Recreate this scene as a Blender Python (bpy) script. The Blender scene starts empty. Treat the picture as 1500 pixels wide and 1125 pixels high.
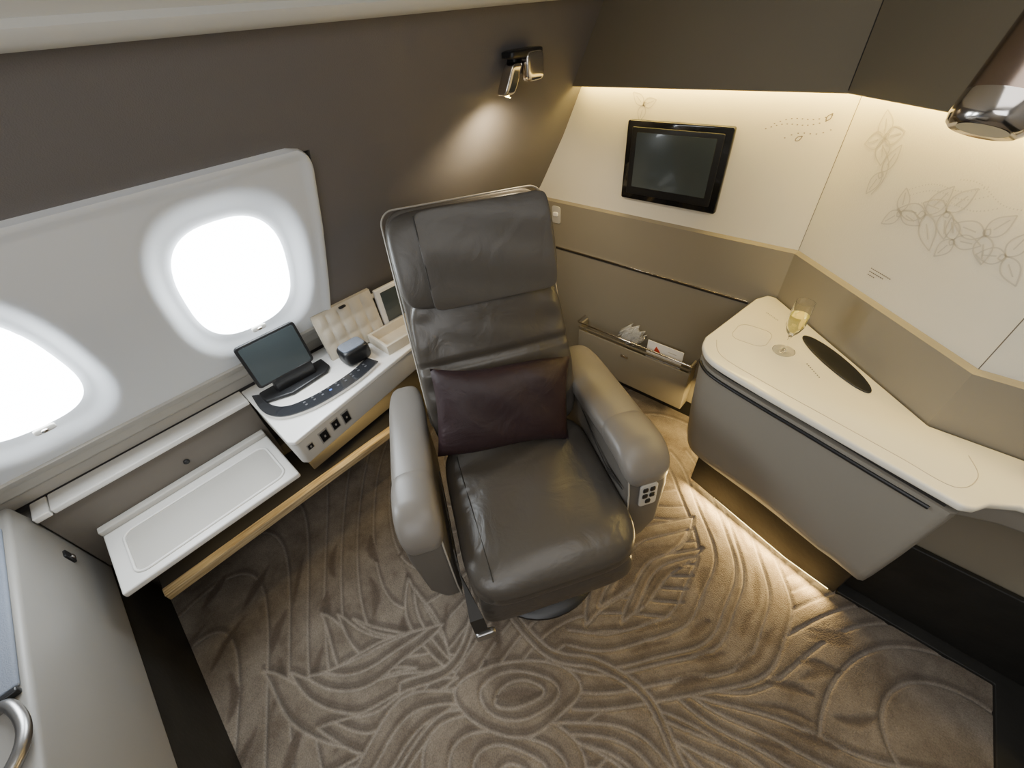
import bpy, bmesh, math, random
import numpy as np
from mathutils import Vector, Matrix
random.seed(4)
rng=np.random.default_rng(3)
COL=bpy.context.scene.collection
# ------------------------------------------------------------ materials
def mat(name,col,rough=.5,metal=0,bump=0,bscale=200,var=0.0,vscale=3,emit=None,estr=0,trans=0,ior=1.45,coat=0,sheen=0,wrinkle=0):
    m=bpy.data.materials.new(name);m.use_nodes=True;nt=m.node_tree;b=nt.nodes["Principled BSDF"]
    b.inputs["Roughness"].default_value=rough;b.inputs["Metallic"].default_value=metal
    b.inputs["IOR"].default_value=ior;b.inputs["Transmission Weight"].default_value=trans
    b.inputs["Coat Weight"].default_value=coat;b.inputs["Sheen Weight"].default_value=sheen
    tc=nt.nodes.new("ShaderNodeTexCoord")
    n=nt.nodes.new("ShaderNodeTexNoise");n.inputs["Scale"].default_value=vscale;n.inputs["Detail"].default_value=4
    nt.links.new(tc.outputs["Object"],n.inputs["Vector"])
    mx=nt.nodes.new("ShaderNodeMix");mx.data_type='RGBA'
    a=[max(0,c*(1-var)) for c in col];c2=[min(1,c*(1+var)) for c in col]
    mx.inputs[6].default_value=(*a,1);mx.inputs[7].default_value=(*c2,1)
    nt.links.new(n.outputs["Fac"],mx.inputs[0]);nt.links.new(mx.outputs[2],b.inputs["Base Color"])
    last=None
    if wrinkle:
        w=nt.nodes.new("ShaderNodeTexNoise");w.inputs["Scale"].default_value=9;w.inputs["Detail"].default_value=3;w.inputs["Distortion"].default_value=1.2
        nt.links.new(tc.outputs["Object"],w.inputs["Vector"])
        bw=nt.nodes.new("ShaderNodeBump");bw.inputs["Strength"].default_value=wrinkle;bw.inputs["Distance"].default_value=.02
        nt.links.new(w.outputs["Fac"],bw.inputs["Height"]);last=bw
    if bump:
        n2=nt.nodes.new("ShaderNodeTexNoise");n2.inputs["Scale"].default_value=bscale;n2.inputs["Detail"].default_value=2
        nt.links.new(tc.outputs["Object"],n2.inputs["Vector"])
        bp=nt.nodes.new("ShaderNodeBump");bp.inputs["Strength"].default_value=bump;bp.inputs["Distance"].default_value=.002
        nt.links.new(n2.outputs["Fac"],bp.inputs["Height"])
        if last: nt.links.new(last.outputs[0],bp.inputs["Normal"])
        last=bp
    if last: nt.links.new(last.outputs[0],b.inputs["Normal"])
    if emit:
        b.inputs["Emission Color"].default_value=(*emit,1);b.inputs["Emission Strength"].default_value=estr
    return m
M={}
M['leather']=mat('seat leather',(.064,.056,.047),.31,bump=.12,bscale=350,var=.12,wrinkle=.2)
M['leather2']=mat('headrest leather',(.078,.070,.061),.35,bump=.12,bscale=350,var=.1,wrinkle=.15)
M['seam']=mat('dark seam',(.025,.022,.019),.6)
M['piping']=mat('pale piping',(.36,.33,.28),.45)
M['joint']=mat('taupe panel joint',(.16,.14,.11),.7)  # taupe colour of the thin wall joint line
M['armcap']=mat('arm cap leather',(.165,.149,.130),.36,bump=.08,bscale=300,var=.08)
M['armbody']=mat('arm shell',(.11,.099,.085),.42,bump=.08,bscale=300,var=.06)
M['plum']=mat('plum satin',(.024,.0115,.013),.5,bump=.35,bscale=500,var=.25,vscale=8,wrinkle=.28)
M['black']=mat('black plastic',(.012,.012,.013),.35,var=.1)
M['blackgloss']=mat('black glass',(.008,.008,.009),.08,coat=.5)
M['stripgloss']=mat('glossy dark grey strip',(.022,.023,.026),.12,coat=.6)
M['screen']=mat('display glass',(.055,.068,.072),.16,coat=.3,var=.3,vscale=2)
M['chrome']=mat('chrome',(.62,.58,.54),.14,metal=1,var=.08,vscale=15)
M['satin']=mat('satin nickel',(.42,.41,.40),.32,metal=1,var=.08,vscale=15)
M['bronze']=mat('brushed bronze',(.30,.23,.19),.25,metal=1,var=.2,vscale=30)
M['white']=mat('white panel',(.76,.785,.81),.5,bump=.04,bscale=120,var=.02)
M['cream']=mat('cream worktop',(.80,.755,.63),.25,var=.03,vscale=6,coat=.2)
M['creamside']=mat('white worktop',(.76,.74,.70),.32,var=.03,vscale=6)
M['wallwhite']=mat('ivory wall',(.74,.69,.565),.6,bump=.25,bscale=260,var=.03,vscale=10)
M['deco']=mat('grey printed line',(.55,.51,.43),.6)
M['decodark']=mat('dark printed dot',(.20,.17,.13),.6)
M['taupe']=mat('taupe leather panel',(.245,.215,.16),.55,bump=.1,bscale=300,var=.05)
M['taupedk']=mat('dark taupe panel',(.145,.121,.080),.6,bump=.1,bscale=300,var=.06)
M['fabric']=mat('taupe wall fabric',(.155,.143,.137),.8,bump=.35,bscale=420,var=.06,vscale=5)
M['bin']=mat('overhead panel',(.60,.60,.57),.5,bump=.05,bscale=150,var=.03)
M['console']=mat('console shell',(.25,.227,.188),.45,bump=.06,bscale=300,var=.04)
M['dkpanel']=mat('dark taupe shelf panel',(.14,.122,.102),.5,bump=.06,bscale=300,var=.05)
M['grey']=mat('grey shell',(.245,.232,.21),.45,bump=.05,bscale=300,var=.05)
M['lightgrey']=mat('light grey moulding',(.46,.44,.40),.45,var=.04)
M['darkfl']=mat('dark scuffed kickboard',(.012,.011,.009),.6,bump=.4,bscale=60,var=.5,vscale=14)
M['bluegrey']=mat('blue grey webbing',(.16,.18,.22),.8,bump=.6,bscale=350,var=.1)
M['quilt']=mat('quilted cream lining',(.52,.47,.38),.6,bump=.1,bscale=300,var=.04)
M['card']=mat('white card',(.82,.80,.77),.6)
M['red']=mat('red print',(.55,.06,.03),.5)
M['blue']=mat('blue lit icon',(.02,.05,.2),.4,emit=(.08,.25,1),estr=2.2)
M['icon']=mat('grey icon',(.09,.09,.095),.4)
M['wine']=mat('champagne',(.93,.80,.30),.02,trans=1,ior=1.34,emit=(.75,.60,.10),estr=.15)  # faint glow added to the liquid to brighten it
M['pane']=mat('daylit window pane',(1,1,1),.5,emit=(.88,.95,1.0),estr=20)
M['led']=mat('warm light strip',(1,.8,.45),.5,emit=(1,.72,.20),estr=42)
M['ledfloor']=mat('warm toe kick strip',(1,.85,.5),.5,emit=(1,.76,.32),estr=14)
def glassmat():
    m=bpy.data.materials.new('clear glass');m.use_nodes=True;b=m.node_tree.nodes["Principled BSDF"]
    b.inputs["Base Color"].default_value=(1,1,1,1);b.inputs["Roughness"].default_value=.01;b.inputs["Transmission Weight"].default_value=1;b.inputs["IOR"].default_value=1.38
    return m
M['glass']=glassmat()
def woodmat():
    m=mat('pale wood',(.50,.37,.20),.45);nt=m.node_tree;b=nt.nodes["Principled BSDF"]
    tc=nt.nodes.new("ShaderNodeTexCoord");mp=nt.nodes.new("ShaderNodeMapping");mp.inputs["Scale"].default_value=(30,1.5,30)
    n=nt.nodes.new("ShaderNodeTexNoise");n.inputs["Scale"].default_value=4;n.inputs["Detail"].default_value=6
    r=nt.nodes.new("ShaderNodeValToRGB");r.color_ramp.elements[0].color=(.32,.225,.11,1);r.color_ramp.elements[1].color=(.66,.52,.30,1)
    r.color_ramp.elements[0].position=.35;r.color_ramp.elements[1].position=.65
    nt.links.new(tc.outputs["Object"],mp.inputs[0]);nt.links.new(mp.outputs[0],n.inputs[0]);nt.links.new(n.outputs[0],r.inputs[0]);nt.links.new(r.outputs[0],b.inputs["Base Color"])
    return m
M['wood']=woodmat()
def carpetmat():
    m=bpy.data.materials.new('carved carpet');m.use_nodes=True;nt=m.node_tree;b=nt.nodes["Principled BSDF"]
    b.inputs["Roughness"].default_value=.95;b.inputs["Sheen Weight"].default_value=.15
    at=nt.nodes.new("ShaderNodeAttribute");at.attribute_name="tone"
    ag=nt.nodes.new("ShaderNodeAttribute");ag.attribute_name="groove"
    ad=nt.nodes.new("ShaderNodeAttribute");ad.attribute_name="edge"
    tc=nt.nodes.new("ShaderNodeTexCoord")
    n=nt.nodes.new("ShaderNodeTexNoise");n.inputs["Scale"].default_value=6;n.inputs["Detail"].default_value=6;n.inputs["Roughness"].default_value=.75
    nt.links.new(tc.outputs["Object"],n.inputs["Vector"])
    r=nt.nodes.new("ShaderNodeValToRGB");r.color_ramp.elements[0].color=(.128,.098,.070,1);r.color_ramp.elements[1].color=(.25,.207,.160,1)
    r.color_ramp.elements[0].position=.36;r.color_ramp.elements[1].position=.64
    nt.links.new(n.outputs["Fac"],r.inputs[0])
    def mixto(prev,fac,col):
        m1=nt.nodes.new("ShaderNodeMix");m1.data_type='RGBA';m1.inputs[7].default_value=(*col,1)
        nt.links.new(fac,m1.inputs[0]);nt.links.new(prev,m1.inputs[6]);return m1.outputs[2]
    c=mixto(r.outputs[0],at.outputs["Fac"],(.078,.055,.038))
    c=mixto(c,ad.outputs["Fac"],(.062,.046,.034))  # one-sided groove shade mixed into the carpet colour
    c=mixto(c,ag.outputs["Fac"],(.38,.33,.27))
    f=nt.nodes.new("ShaderNodeTexNoise");f.inputs["Scale"].default_value=240;f.inputs["Detail"].default_value=3
    nt.links.new(tc.outputs["Object"],f.inputs["Vector"])
    m3=nt.nodes.new("ShaderNodeMix");m3.data_type='RGBA';m3.blend_type='MULTIPLY';m3.inputs[0].default_value=.6
    nt.links.new(c,m3.inputs[6])
    r2=nt.nodes.new("ShaderNodeValToRGB");r2.color_ramp.elements[0].color=(.4,.4,.4,1);r2.color_ramp.elements[0].position=.3;r2.color_ramp.elements[1].position=.65
    nt.links.new(f.outputs["Fac"],r2.inputs[0]);nt.links.new(r2.outputs[0],m3.inputs[7])
    nt.links.new(m3.outputs[2],b.inputs["Base Color"])
    bp=nt.nodes.new("ShaderNodeBump");bp.inputs["Strength"].default_value=.7;bp.inputs["Distance"].default_value=.004
    nt.links.new(f.outputs["Fac"],bp.inputs["Height"]);nt.links.new(bp.outputs[0],b.inputs["Normal"])
    return m
M['carpet']=carpetmat()
# ------------------------------------------------------------ mesh helpers
def finish(o,parent,label,category,kind,group):
    if parent is not None:
        o.parent=parent
        if not parent.get("_local"):
            o.location=Vector(o.location)-Vector(parent.location)
    if label:o["label"]=label
    if category:o["category"]=category
    if kind:o["kind"]=kind
    if group:o["group"]=group
def mk(name,verts,faces,mats,parent=None,label=None,category=None,kind=None,group=None,midx=None,smooth=True,angle=38,bevel=0,seg=3,bang=30,weld=False):
    V=[Vector(v) for v in verts]
    mn=Vector((min(v[i] for v in V) for i in range(3)));mx=Vector((max(v[i] for v in V) for i in range(3)))
    o0=Vector(((mn.x+mx.x)/2,(mn.y+mx.y)/2,mn.z))
    me=bpy.data.meshes.new(name);me.from_pydata([v-o0 for v in V],[],faces)
    if not isinstance(mats,(list,tuple)):mats=[mats]
    for m in mats:me.materials.append(m)
    if midx is not None:
        for p,i in zip(me.polygons,midx):p.material_index=i
    bm=bmesh.new();bm.from_mesh(me)
    if weld:bmesh.ops.remove_doubles(bm,verts=bm.verts,dist=1e-5)
    bmesh.ops.recalc_face_normals(bm,faces=bm.faces)
    if bevel:
        ed=[e for e in bm.edges if len(e.link_faces)==2 and e.calc_face_angle(0)>math.radians(bang)]
        bmesh.ops.bevel(bm,geom=ed,offset=bevel,segments=seg,profile=.5,affect='EDGES',clamp_overlap=True)
    bm.to_mesh(me);bm.free()
    if smooth:
        me.shade_smooth();me.set_sharp_from_angle(angle=math.radians(angle))
    o=bpy.data.objects.new(name,me);o.location=o0;COL.objects.link(o)
    finish(o,parent,label,category,kind,group)
    return o
def empty(name,loc,label,category,rotz=0,local=False,group=None):
    o=bpy.data.objects.new(name,None);o.location=loc;o.rotation_euler=(0,0,rotz);o.empty_display_size=.1
    if local:o["_local"]=1
    COL.objects.link(o);o["label"]=label;o["category"]=category
    if group:o["group"]=group
    return o
def boxvf(x0,x1,y0,y1,z0,z1):
    v=[(x0,y0,z0),(x1,y0,z0),(x1,y1,z0),(x0,y1,z0),(x0,y0,z1),(x1,y0,z1),(x1,y1,z1),(x0,y1,z1)]
    f=[(0,3,2,1),(4,5,6,7),(0,1,5,4),(1,2,6,5),(2,3,7,6),(3,0,4,7)]
    return v,f
def box(name,b,m,bevel=.004,xf=None,**k):
    v,f=boxvf(*b)
    if xf:v=[xf(*p) for p in v]
    return mk(name,v,f,m,bevel=bevel,**k)
def prism(name,pts,z0,z1,m,bevel=.004,xf=None,**k):
    n=len(pts);v=[(p[0],p[1],z0) for p in pts]+[(p[0],p[1],z1) for p in pts]
    f=[tuple(range(n-1,-1,-1)),tuple(range(n,2*n))]+[(i,(i+1)%n,n+(i+1)%n,n+i) for i in range(n)]
    if xf:v=[xf(*p) for p in v]
    return mk(name,v,f,m,bevel=bevel,**k)
def rrect(x0,x1,y0,y1,r,n=5):
    o=[]
    for cx,cy,a in ((x1-r,y0+r,-90),(x1-r,y1-r,0),(x0+r,y1-r,90),(x0+r,y0+r,180)):
        for i in range(n+1):
            t=math.radians(a+90*i/n);o.append((cx+r*math.cos(t),cy+r*math.sin(t)))
    return o
def catmull(P,n=8,closed=False):
    P=[np.array(p,float) for p in P];o=[];L=len(P)
    rngi=range(L) if closed else range(L-1)
    for i in rngi:
        if closed:a,b,c,d=P[(i-1)%L],P[i],P[(i+1)%L],P[(i+2)%L]
        else:a,b,c,d=P[max(i-1,0)],P[i],P[i+1],P[min(i+2,L-1)]
        for j in range(n):
            t=j/n;o.append(.5*((2*b)+(-a+c)*t+(2*a-5*b+4*c-d)*t*t+(-a+3*b-3*c+d)*t**3))
    if not closed:o.append(P[-1])
    return o
def pad(name,c,h,m,n=5,sub=22,deform=None,xf=None,**k):
    """rounded superquadric cushion centre c half sizes h"""
    vs=[];idx={};fs=[]
    def vid(p):
        key=tuple(round(q,5) for q in p)
        if key not in idx:
            idx[key]=len(vs)
            x,y,z=p;r=(abs(x)**n+abs(y)**n+abs(z)**n)**(-1/n)
            vs.append((x*r,y*r,z*r))
        return idx[key]
    for ax in range(3):
        for s in (-1,1):
            for i in range(sub):
                for j in range(sub):
                    q=[]
                    for (a,b) in ((i,j),(i+1,j),(i+1,j+1),(i,j+1)):
                        u=-1+2*a/sub;w=-1+2*b/sub
                        p=[0,0,0];p[ax]=s;p[(ax+1)%3]=u;p[(ax+2)%3]=w;q.append(vid(p))
                    fs.append(tuple(q))
    out=[]
    for v in vs:
        p=[c[i]+v[i]*h[i] for i in range(3)]
        if deform:p=deform(p,v)
        if xf:p=xf(*p)
        out.append(tuple(p))
    return mk(name,out,fs,m,angle=80,**k)
def tube(name,pts,r,m,seg=8,xf=None,closed=False,flat=1.0,**k):
    P=[Vector(xf(*p) if xf else p) for p in pts];n=len(P);v=[];f=[]
    prev=None
    for i,p in enumerate(P):
        a=P[i-1] if (i>0 or closed) else P[i];b=P[(i+1)%n] if (i<n-1 or closed) else P[i]
        t=(b-a).normalized()
        up=Vector((0,0,1)) if abs(t.z)<.95 else Vector((1,0,0))
        if prev is None:s=t.cross(up).normalized()
        else:
            s=(prev-t*prev.dot(t)).normalized()
        prev=s;w=t.cross(s).normalized()
        rr=r[i] if isinstance(r,(list,tuple)) else r
        for j in range(seg):
            an=2*math.pi*j/seg;v.append(p+s*math.cos(an)*rr+w*math.sin(an)*rr*flat)
    m_=n if closed else n-1
    for i in range(m_):
        for j in range(seg):
            a=i*seg+j;b=i*seg+(j+1)%seg;c=((i+1)%n)*seg+(j+1)%seg;d=((i+1)%n)*seg+j;f.append((a,b,c,d))
    if not closed:
        f.append(tuple(range(seg-1,-1,-1)));f.append(tuple((n-1)*seg+j for j in range(seg)))
    return mk(name,v,f,m,angle=60,**k)
def lathe(name,prof,c,m,seg=40,axis=None,**k):
    v=[];f=[];n=len(prof)
    if axis is None:A=Matrix.Identity(3)
    else:A=Vector((0,0,1)).rotation_difference(Vector(axis).normalized()).to_matrix()
    for i,(r,z) in enumerate(prof):
        for j in range(seg):
            a=2*math.pi*j/seg;v.append(Vector(c)+A@Vector((max(r,1e-4)*math.cos(a),max(r,1e-4)*math.sin(a),z)))
    for i in range(n-1):
        for j in range(seg):
            f.append((i*seg+j,i*seg+(j+1)%seg,(i+1)*seg+(j+1)%seg,(i+1)*seg+j))
    f.append(tuple(range(seg-1,-1,-1)));f.append(tuple((n-1)*seg+j for j in range(seg)))
    return mk(name,v,f,m,angle=40,**k)
# ------------------------------------------------------------ camera
X=np.array([.7383,.4102,-.5353]);Y=np.array([.6699,-.5383,.5113]);Z=np.array([-.0784,-.7361,-.6723])
cam=bpy.data.cameras.new("camera");co=bpy.data.objects.new("camera",cam);COL.objects.link(co)
R=Matrix(((X[0],-X[1],-X[2]),(Y[0],-Y[1],-Y[2]),(Z[0],-Z[1],-Z[2]))).to_quaternion().normalized()
co.matrix_world=Matrix.Translation((0,0,1.6))@R.to_matrix().to_4x4()
cam.sensor_width=36;cam.lens=14.4;cam.clip_start=.02
bpy.context.scene.camera=co
# ------------------------------------------------------------ floor: carved carpet
x0,x1,y0,y1=-1.66,.80,-1.3,1.60;st=.0046
nx=int((x1-x0)/st);ny=int((y1-y0)/st)
gx=np.linspace(x0,x1,nx);gy=np.linspace(y0,y1,ny);GX,GY=np.meshgrid(gx,gy)
dx=gx[1]-gx[0];dy=gy[1]-gy[0]
PH=(2.1*np.sin(2.3*GX+1.1*np.sin(2.7*GY+.5))+1.8*np.cos(2.0*GY-1.3*np.sin(2.2*GX))+.7*np.sin(4.2*(GX+GY)+1.0)+3.2*(GX*.6-GY*.5))*1.45
gyy,gxx=np.gradient(PH,dy,dx);gm=np.hypot(gxx,gyy)+.6
fr_=np.abs((PH%1)-.5)
D=fr_/gm+.0012
D[gm<1.9]=9
T=np.zeros((ny,nx))
def wob(p):
    x,y=float(p[0]),float(p[1])
    return (x+.014*math.sin(9*y+2*x)+.008*math.sin(21*y),y+.014*math.sin(8*x-3*y+1)+.008*math.sin(19*x+1))
def stamp(pts,w=True):
    pts=np.array([wob(p) for p in pts] if w else pts);seg=np.linalg.norm(np.diff(pts,axis=0),axis=1)
    for i,L in enumerate(seg):
        k=max(1,int(L/.004))
        for j in range(k):
            p=pts[i]+(pts[i+1]-pts[i])*j/k
            ix=int((p[0]-x0)/dx);iy=int((p[1]-y0)/dy)
            a,b,c,d=max(0,ix-5),min(nx,ix+7),max(0,iy-5),min(ny,iy+7)
            if a>=b or c>=d:continue
            q=np.hypot(GX[c:d,a:b]-p[0],GY[c:d,a:b]-p[1])
            D[c:d,a:b]=np.minimum(D[c:d,a:b],q)
def inside(poly):
    poly=np.array([wob(p) for p in poly]);xs,ys=poly[:,0],poly[:,1]
    a,b=max(0,int((xs.min()-x0)/dx)),min(nx,int((xs.max()-x0)/dx)+2);c,d=max(0,int((ys.min()-y0)/dy)),min(ny,int((ys.max()-y0)/dy)+2)
    if a>=b or c>=d:return None
    px,py=GX[c:d,a:b],GY[c:d,a:b];ins=np.zeros(px.shape,bool);n=len(poly)
    for i in range(n):
        xa,ya=poly[i];xb,yb=poly[(i+1)%n]
        cond=((ya>py)!=(yb>py));xx=(xb-xa)*(py-ya)/((yb-ya) if yb!=ya else 1e-9)+xa
        ins^=cond&(px<xx)
    return (slice(c,d),slice(a,b)),ins
def shape(poly,tone=0,line=True):
    r=inside(poly)
    if r:
        sl,ins=r
        D[sl][ins]=9.;T[sl][ins]=tone
    if line:stamp(list(poly)+[poly[0]])
def leafp(p,q,w,bend=0,n=26):
    p=np.array(p,float);q=np.array(q,float);d=q-p;L=np.linalg.norm(d);d/=L;nn=np.array([-d[1],d[0]])
    up=[];lo=[]
    for i in range(n+1):
        t=i/n;c=p+d*L*t+nn*bend*math.sin(math.pi*t);ww=w*math.sin(math.pi*t)**.8
        up.append(c+nn*ww);lo.append(c-nn*ww)
    return up+lo[::-1]
def ellp(cx,cy,a,b,rot,n=60,ph=0,am=.06):
    r=math.radians(rot);o=[]
    for i in range(n):
        t=2*math.pi*i/n;k=1+am*math.sin(3*t+ph)+am*.6*math.sin(2*t+ph*2);u=a*k*math.cos(t);v=b*k*math.sin(t)
        o.append((cx+u*math.cos(r)-v*math.sin(r),cy+u*math.sin(r)+v*math.cos(r)))
    return o
def leaf(p,q,w,b=0,rings=2,tone=0):
    p=np.array(p,float);q=np.array(q,float)
    for k in range(rings):
        s=1-.42*k;pp=p+(q-p)*(.10*k);qq=q-(q-p)*(.13*k)
        shape(leafp(pp,qq,w*s,b*s),0)
    if tone:
        shape(leafp(p+(q-p)*.25,q-(q-p)*.22,w*.30,b*.7),tone,line=False)
def dark(p,q,w,b=0,t=.8):shape(leafp(p,q,w,b),t,line=False)
def resamp(a,n=70):
    s=np.r_[0,np.cumsum(np.linalg.norm(np.diff(a,axis=0),axis=1))];u=np.linspace(0,s[-1],n);return np.c_[np.interp(u,s,a[:,0]),np.interp(u,s,a[:,1])]
d1=np.array([.74,-.67]);d2=np.array([.55,.83])
for k in range(8):
    p=np.array([-1.50,-.32])+d2*k*.15
    for j in range(4):
        c=p+d1*(.06+j*.19)+d2*.035
        an=rng.uniform(-.3,.3);dd=np.array([d1[0]*math.cos(an)-d1[1]*math.sin(an),d1[0]*math.sin(an)+d1[1]*math.cos(an)])
        dark(c,c+dd*rng.uniform(.13,.21),rng.uniform(.010,.018),rng.uniform(-.02,.02))
# right side fronds
for (p,q,w,b,tn) in [((.06,.36),(.80,.34),.050,.06,0),((.08,.46),(.74,.80),.050,-.06,0)]:
    leaf(p,q,w,b,2,tn)
for k in range(34):
    an=rng.uniform(-.35,1.15);r0=rng.uniform(.12,.62);c=np.array([.02,.40])+r0*np.array([math.cos(an),math.sin(an)])
    a2=an+rng.uniform(-.45,.45);dark(c,c+np.array([math.cos(a2),math.sin(a2)])*rng.uniform(.09,.19),rng.uniform(.008,.013),rng.uniform(-.015,.015),.75)
# arcs on the counter side of the chair
A1=[(-.34,1.30),(-.09,1.10),(.02,.90),(.03,.68),(-.08,.50),(-.26,.36)]
A3=[(-.16,1.46),(.09,1.26),(.25,1.04),(.27,.77),(.17,.53),(.0,.34),(-.14,.24)]
a1=resamp(np.array(catmull(A1,12)));a3=resamp(np.array(catmull(A3,10)))
shape([tuple(p) for p in a3]+[tuple(p) for p in (a1*1.25-a3*.25)[::-1]],0,line=False)
for w in (-.25,.0,.30,.42,.75,1.0):
    stamp(a1*(1-w)+a3*w+np.c_[.012*np.sin(np.linspace(0,9+w*4,70)),.006*np.cos(np.linspace(0,13,70))])
for k in range(22):
    t=rng.uniform(.08,.9);w=rng.choice([-.12,.15,.58,.87])+rng.uniform(-.03,.03);i=int(t*60)
    p=a1[i]*(1-w)+a3[i]*w;j=min(69,i+int(rng.integers(5,10)));q=a1[j]*(1-w)+a3[j]*w
    dark(p,q,.011,-.004,.7)
for (p,q,w,b) in [((-.12,1.08),(-.22,.46),.075,-.06),((-.06,.98),(-.12,.56),.035,-.05)]:
    leaf(p,q,w,b,2,.6)
# long leaves sweeping toward the low cabinet
for p,q,w,b in (((-.50,.10),(-1.0,-.16),.055,.12),((-.48,.06),(-.84,.14),.035,.05),((-.46,.06),(-.98,-.40),.06,.12),((-.44,.04),(-.62,-.50),.06,.06),((-.62,.10),(-.86,-.30),.045,.06),((-.50,-.02),(-.70,-.34),.045,.05)):
    leaf(p,q,w,b,3,0)
# lower centre: overlapping petals and loose rings
for (p,q,w,b) in [((-.34,.06),(-.24,-.44),.10,-.08),((-.12,-.02),(.28,-.36),.10,-.05),((-.12,.08),(.46,.02),.08,.07),((-.40,.06),(-.44,-.42),.06,-.07),((-.16,.18),(.34,.22),.05,.05)]:
    leaf(p,q,w,b,3)
for i,r in enumerate((.19,.13,.085,.035)):shape(ellp(-.19+.01*i,-.02+.008*i,r*1.15,r*.85,42+8*i,ph=i*.9,am=.07))
for i,(a,b) in enumerate(((.19,.095),(.125,.060),(.085,.030))):shape(ellp(-.285,.155,a,b,45+3*i,ph=i+.4,am=.08))
dark((-.34,.10),(-.225,.215),.016,0,.55)
for base in ([(-.84,.52),(-.66,.30),(-.54,.18),(-.50,.04),(-.56,-.1)],[(-.52,.32),(-.3,.30),(-.14,.40),(.02,.40),(.2,.31),(.5,.24),(.78,.16)]):
    s=np.array(catmull(base,12));tn=np.gradient(s,axis=0);tn/=np.linalg.norm(tn,axis=1)[:,None];nn=np.c_[-tn[:,1],tn[:,0]]
    shape([tuple(p) for p in s+nn*.013]+[tuple(p) for p in (s-nn*.013)[::-1]])
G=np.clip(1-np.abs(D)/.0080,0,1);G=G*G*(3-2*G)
E=np.clip(1-np.abs(np.roll(np.roll(D,2,0),-2,1)-.004)/.010,0,1)  # painted shading: carve lines darkened along one side only
for _ in range(2):
    T=(T*2+np.roll(T,1,0)+np.roll(T,-1,0)+np.roll(T,1,1)+np.roll(T,-1,1))/6
ZZ=-.008*G-.002*T
V=np.stack([GX,GY,ZZ],-1).reshape(-1,3)
I=np.arange(nx*ny).reshape(ny,nx);Q=np.stack([I[:-1,:-1],I[:-1,1:],I[1:,1:],I[1:,:-1]],-1).reshape(-1,4)
me=bpy.data.meshes.new("floor");me.vertices.add(len(V));me.vertices.foreach_set("co",V.astype(np.float32).ravel())
me.loops.add(Q.size);me.loops.foreach_set("vertex_index",Q.astype(np.int32).ravel())
me.polygons.add(len(Q));me.polygons.foreach_set("loop_start",np.arange(0,Q.size,4,dtype=np.int32))
me.update(calc_edges=True);me.validate()
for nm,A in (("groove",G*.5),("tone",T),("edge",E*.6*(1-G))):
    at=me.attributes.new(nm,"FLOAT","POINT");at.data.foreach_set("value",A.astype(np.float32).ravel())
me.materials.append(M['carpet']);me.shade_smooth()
fo=bpy.data.objects.new("floor",me);COL.objects.link(fo);fo["kind"]="structure";fo["label"]="taupe carved carpet with swirling leaf pattern"
prism("trim_1",[(.37,1.105),(.775,1.105),(.79,.86),(.80,-1.2),(1.05,-1.2),(1.05,1.6),(.37,1.6)],-.01,.012,M['darkfl'],bevel=.003,kind="structure",label="dark scuffed floor edging beside the carpet")
# ------------------------------------------------------------ back / angled / side walls
PL=[np.array(p) for p in ((-1.78,1.59),(-.21,1.59),(.265,1.18),(1.05,1.18))]
def offpath(o):
    out=[]
    for i,p in enumerate(PL):
        ns=[]
        if i>0:d=PL[i]-PL[i-1];d=d/np.linalg.norm(d);ns.append(np.array([d[1],-d[0]]))
        if i<len(PL)-1:d=PL[i+1]-PL[i];d=d/np.linalg.norm(d);ns.append(np.array([d[1],-d[0]]))
        if len(ns)==1:out.append(p+ns[0]*o)
        else:
            b=ns[0]+ns[1];b/=np.linalg.norm(b);out.append(p+b*o/b.dot(ns[0]))
    return out
def ribbons(lines,w,org,du,nrm,off=.0012):
    v=[];f=[]
    for L in lines:
        L=[np.array(p,float) for p in L];b=len(v)
        for i,p in enumerate(L):
            a=L[max(i-1,0)];c=L[min(i+1,len(L)-1)];t=c-a;t=t/(np.linalg.norm(t)+1e-9);n=np.array([-t[1],t[0]])*w/2
            for q in (p+n,p-n):
                v.append((org[0]+du[0]*q[0]+nrm[0]*off,org[1]+du[1]*q[0]+nrm[1]*off,q[1]))
        for i in range(len(L)-1):f.append((b+2*i,b+2*i+1,b+2*i+3,b+2*i+2))
    return v,f
def petal(c,ang,L,w,n=14):
    o=[];a=math.radians(ang);d=np.array([math.cos(a),math.sin(a)]);nn=np.array([-d[1],d[0]])
    for i in range(n+1):
        t=i/n;o.append(np.array(c)+d*L*t+nn*w*math.sin(math.pi*t**.8))
    for i in range(n,-1,-1):
        t=i/n;o.append(np.array(c)+d*L*t-nn*w*math.sin(math.pi*t**.8))
    return o
def flower(c,r,rot,k=5,w=.3):
    o=[]
    for i in range(k):
        a=rot+i*360/k
        o.append(petal(c,a,r*(1+.15*(i%2)),r*w))
        o.append([np.array(c)+np.array([math.cos(math.radians(a)),math.sin(math.radians(a))])*r*t for t in (.3,.5,.8)])
    o.append(petal(c,rot+20,r*.25,r*.12));return o
def dots(c0,c1,n,amp,sz=.004):
    o=[]
    for i in range(n):
        t=i/(n-1);p=np.array(c0)*(1-t)+np.array(c1)*t+np.array([0,amp*math.sin(t*6)])
        o.append([p-np.array([sz/2,0]),p+np.array([sz/2,0])])
    return o
prof=[(0,1.62),(0,.93),(.014,.922),(.014,.10),(.004,.095),(.004,0)]
pm=[0,1,1,2,2]
names=["wall_back","wall_angled","wall_side"]
paths=[offpath(o) for o,_ in prof]
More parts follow.
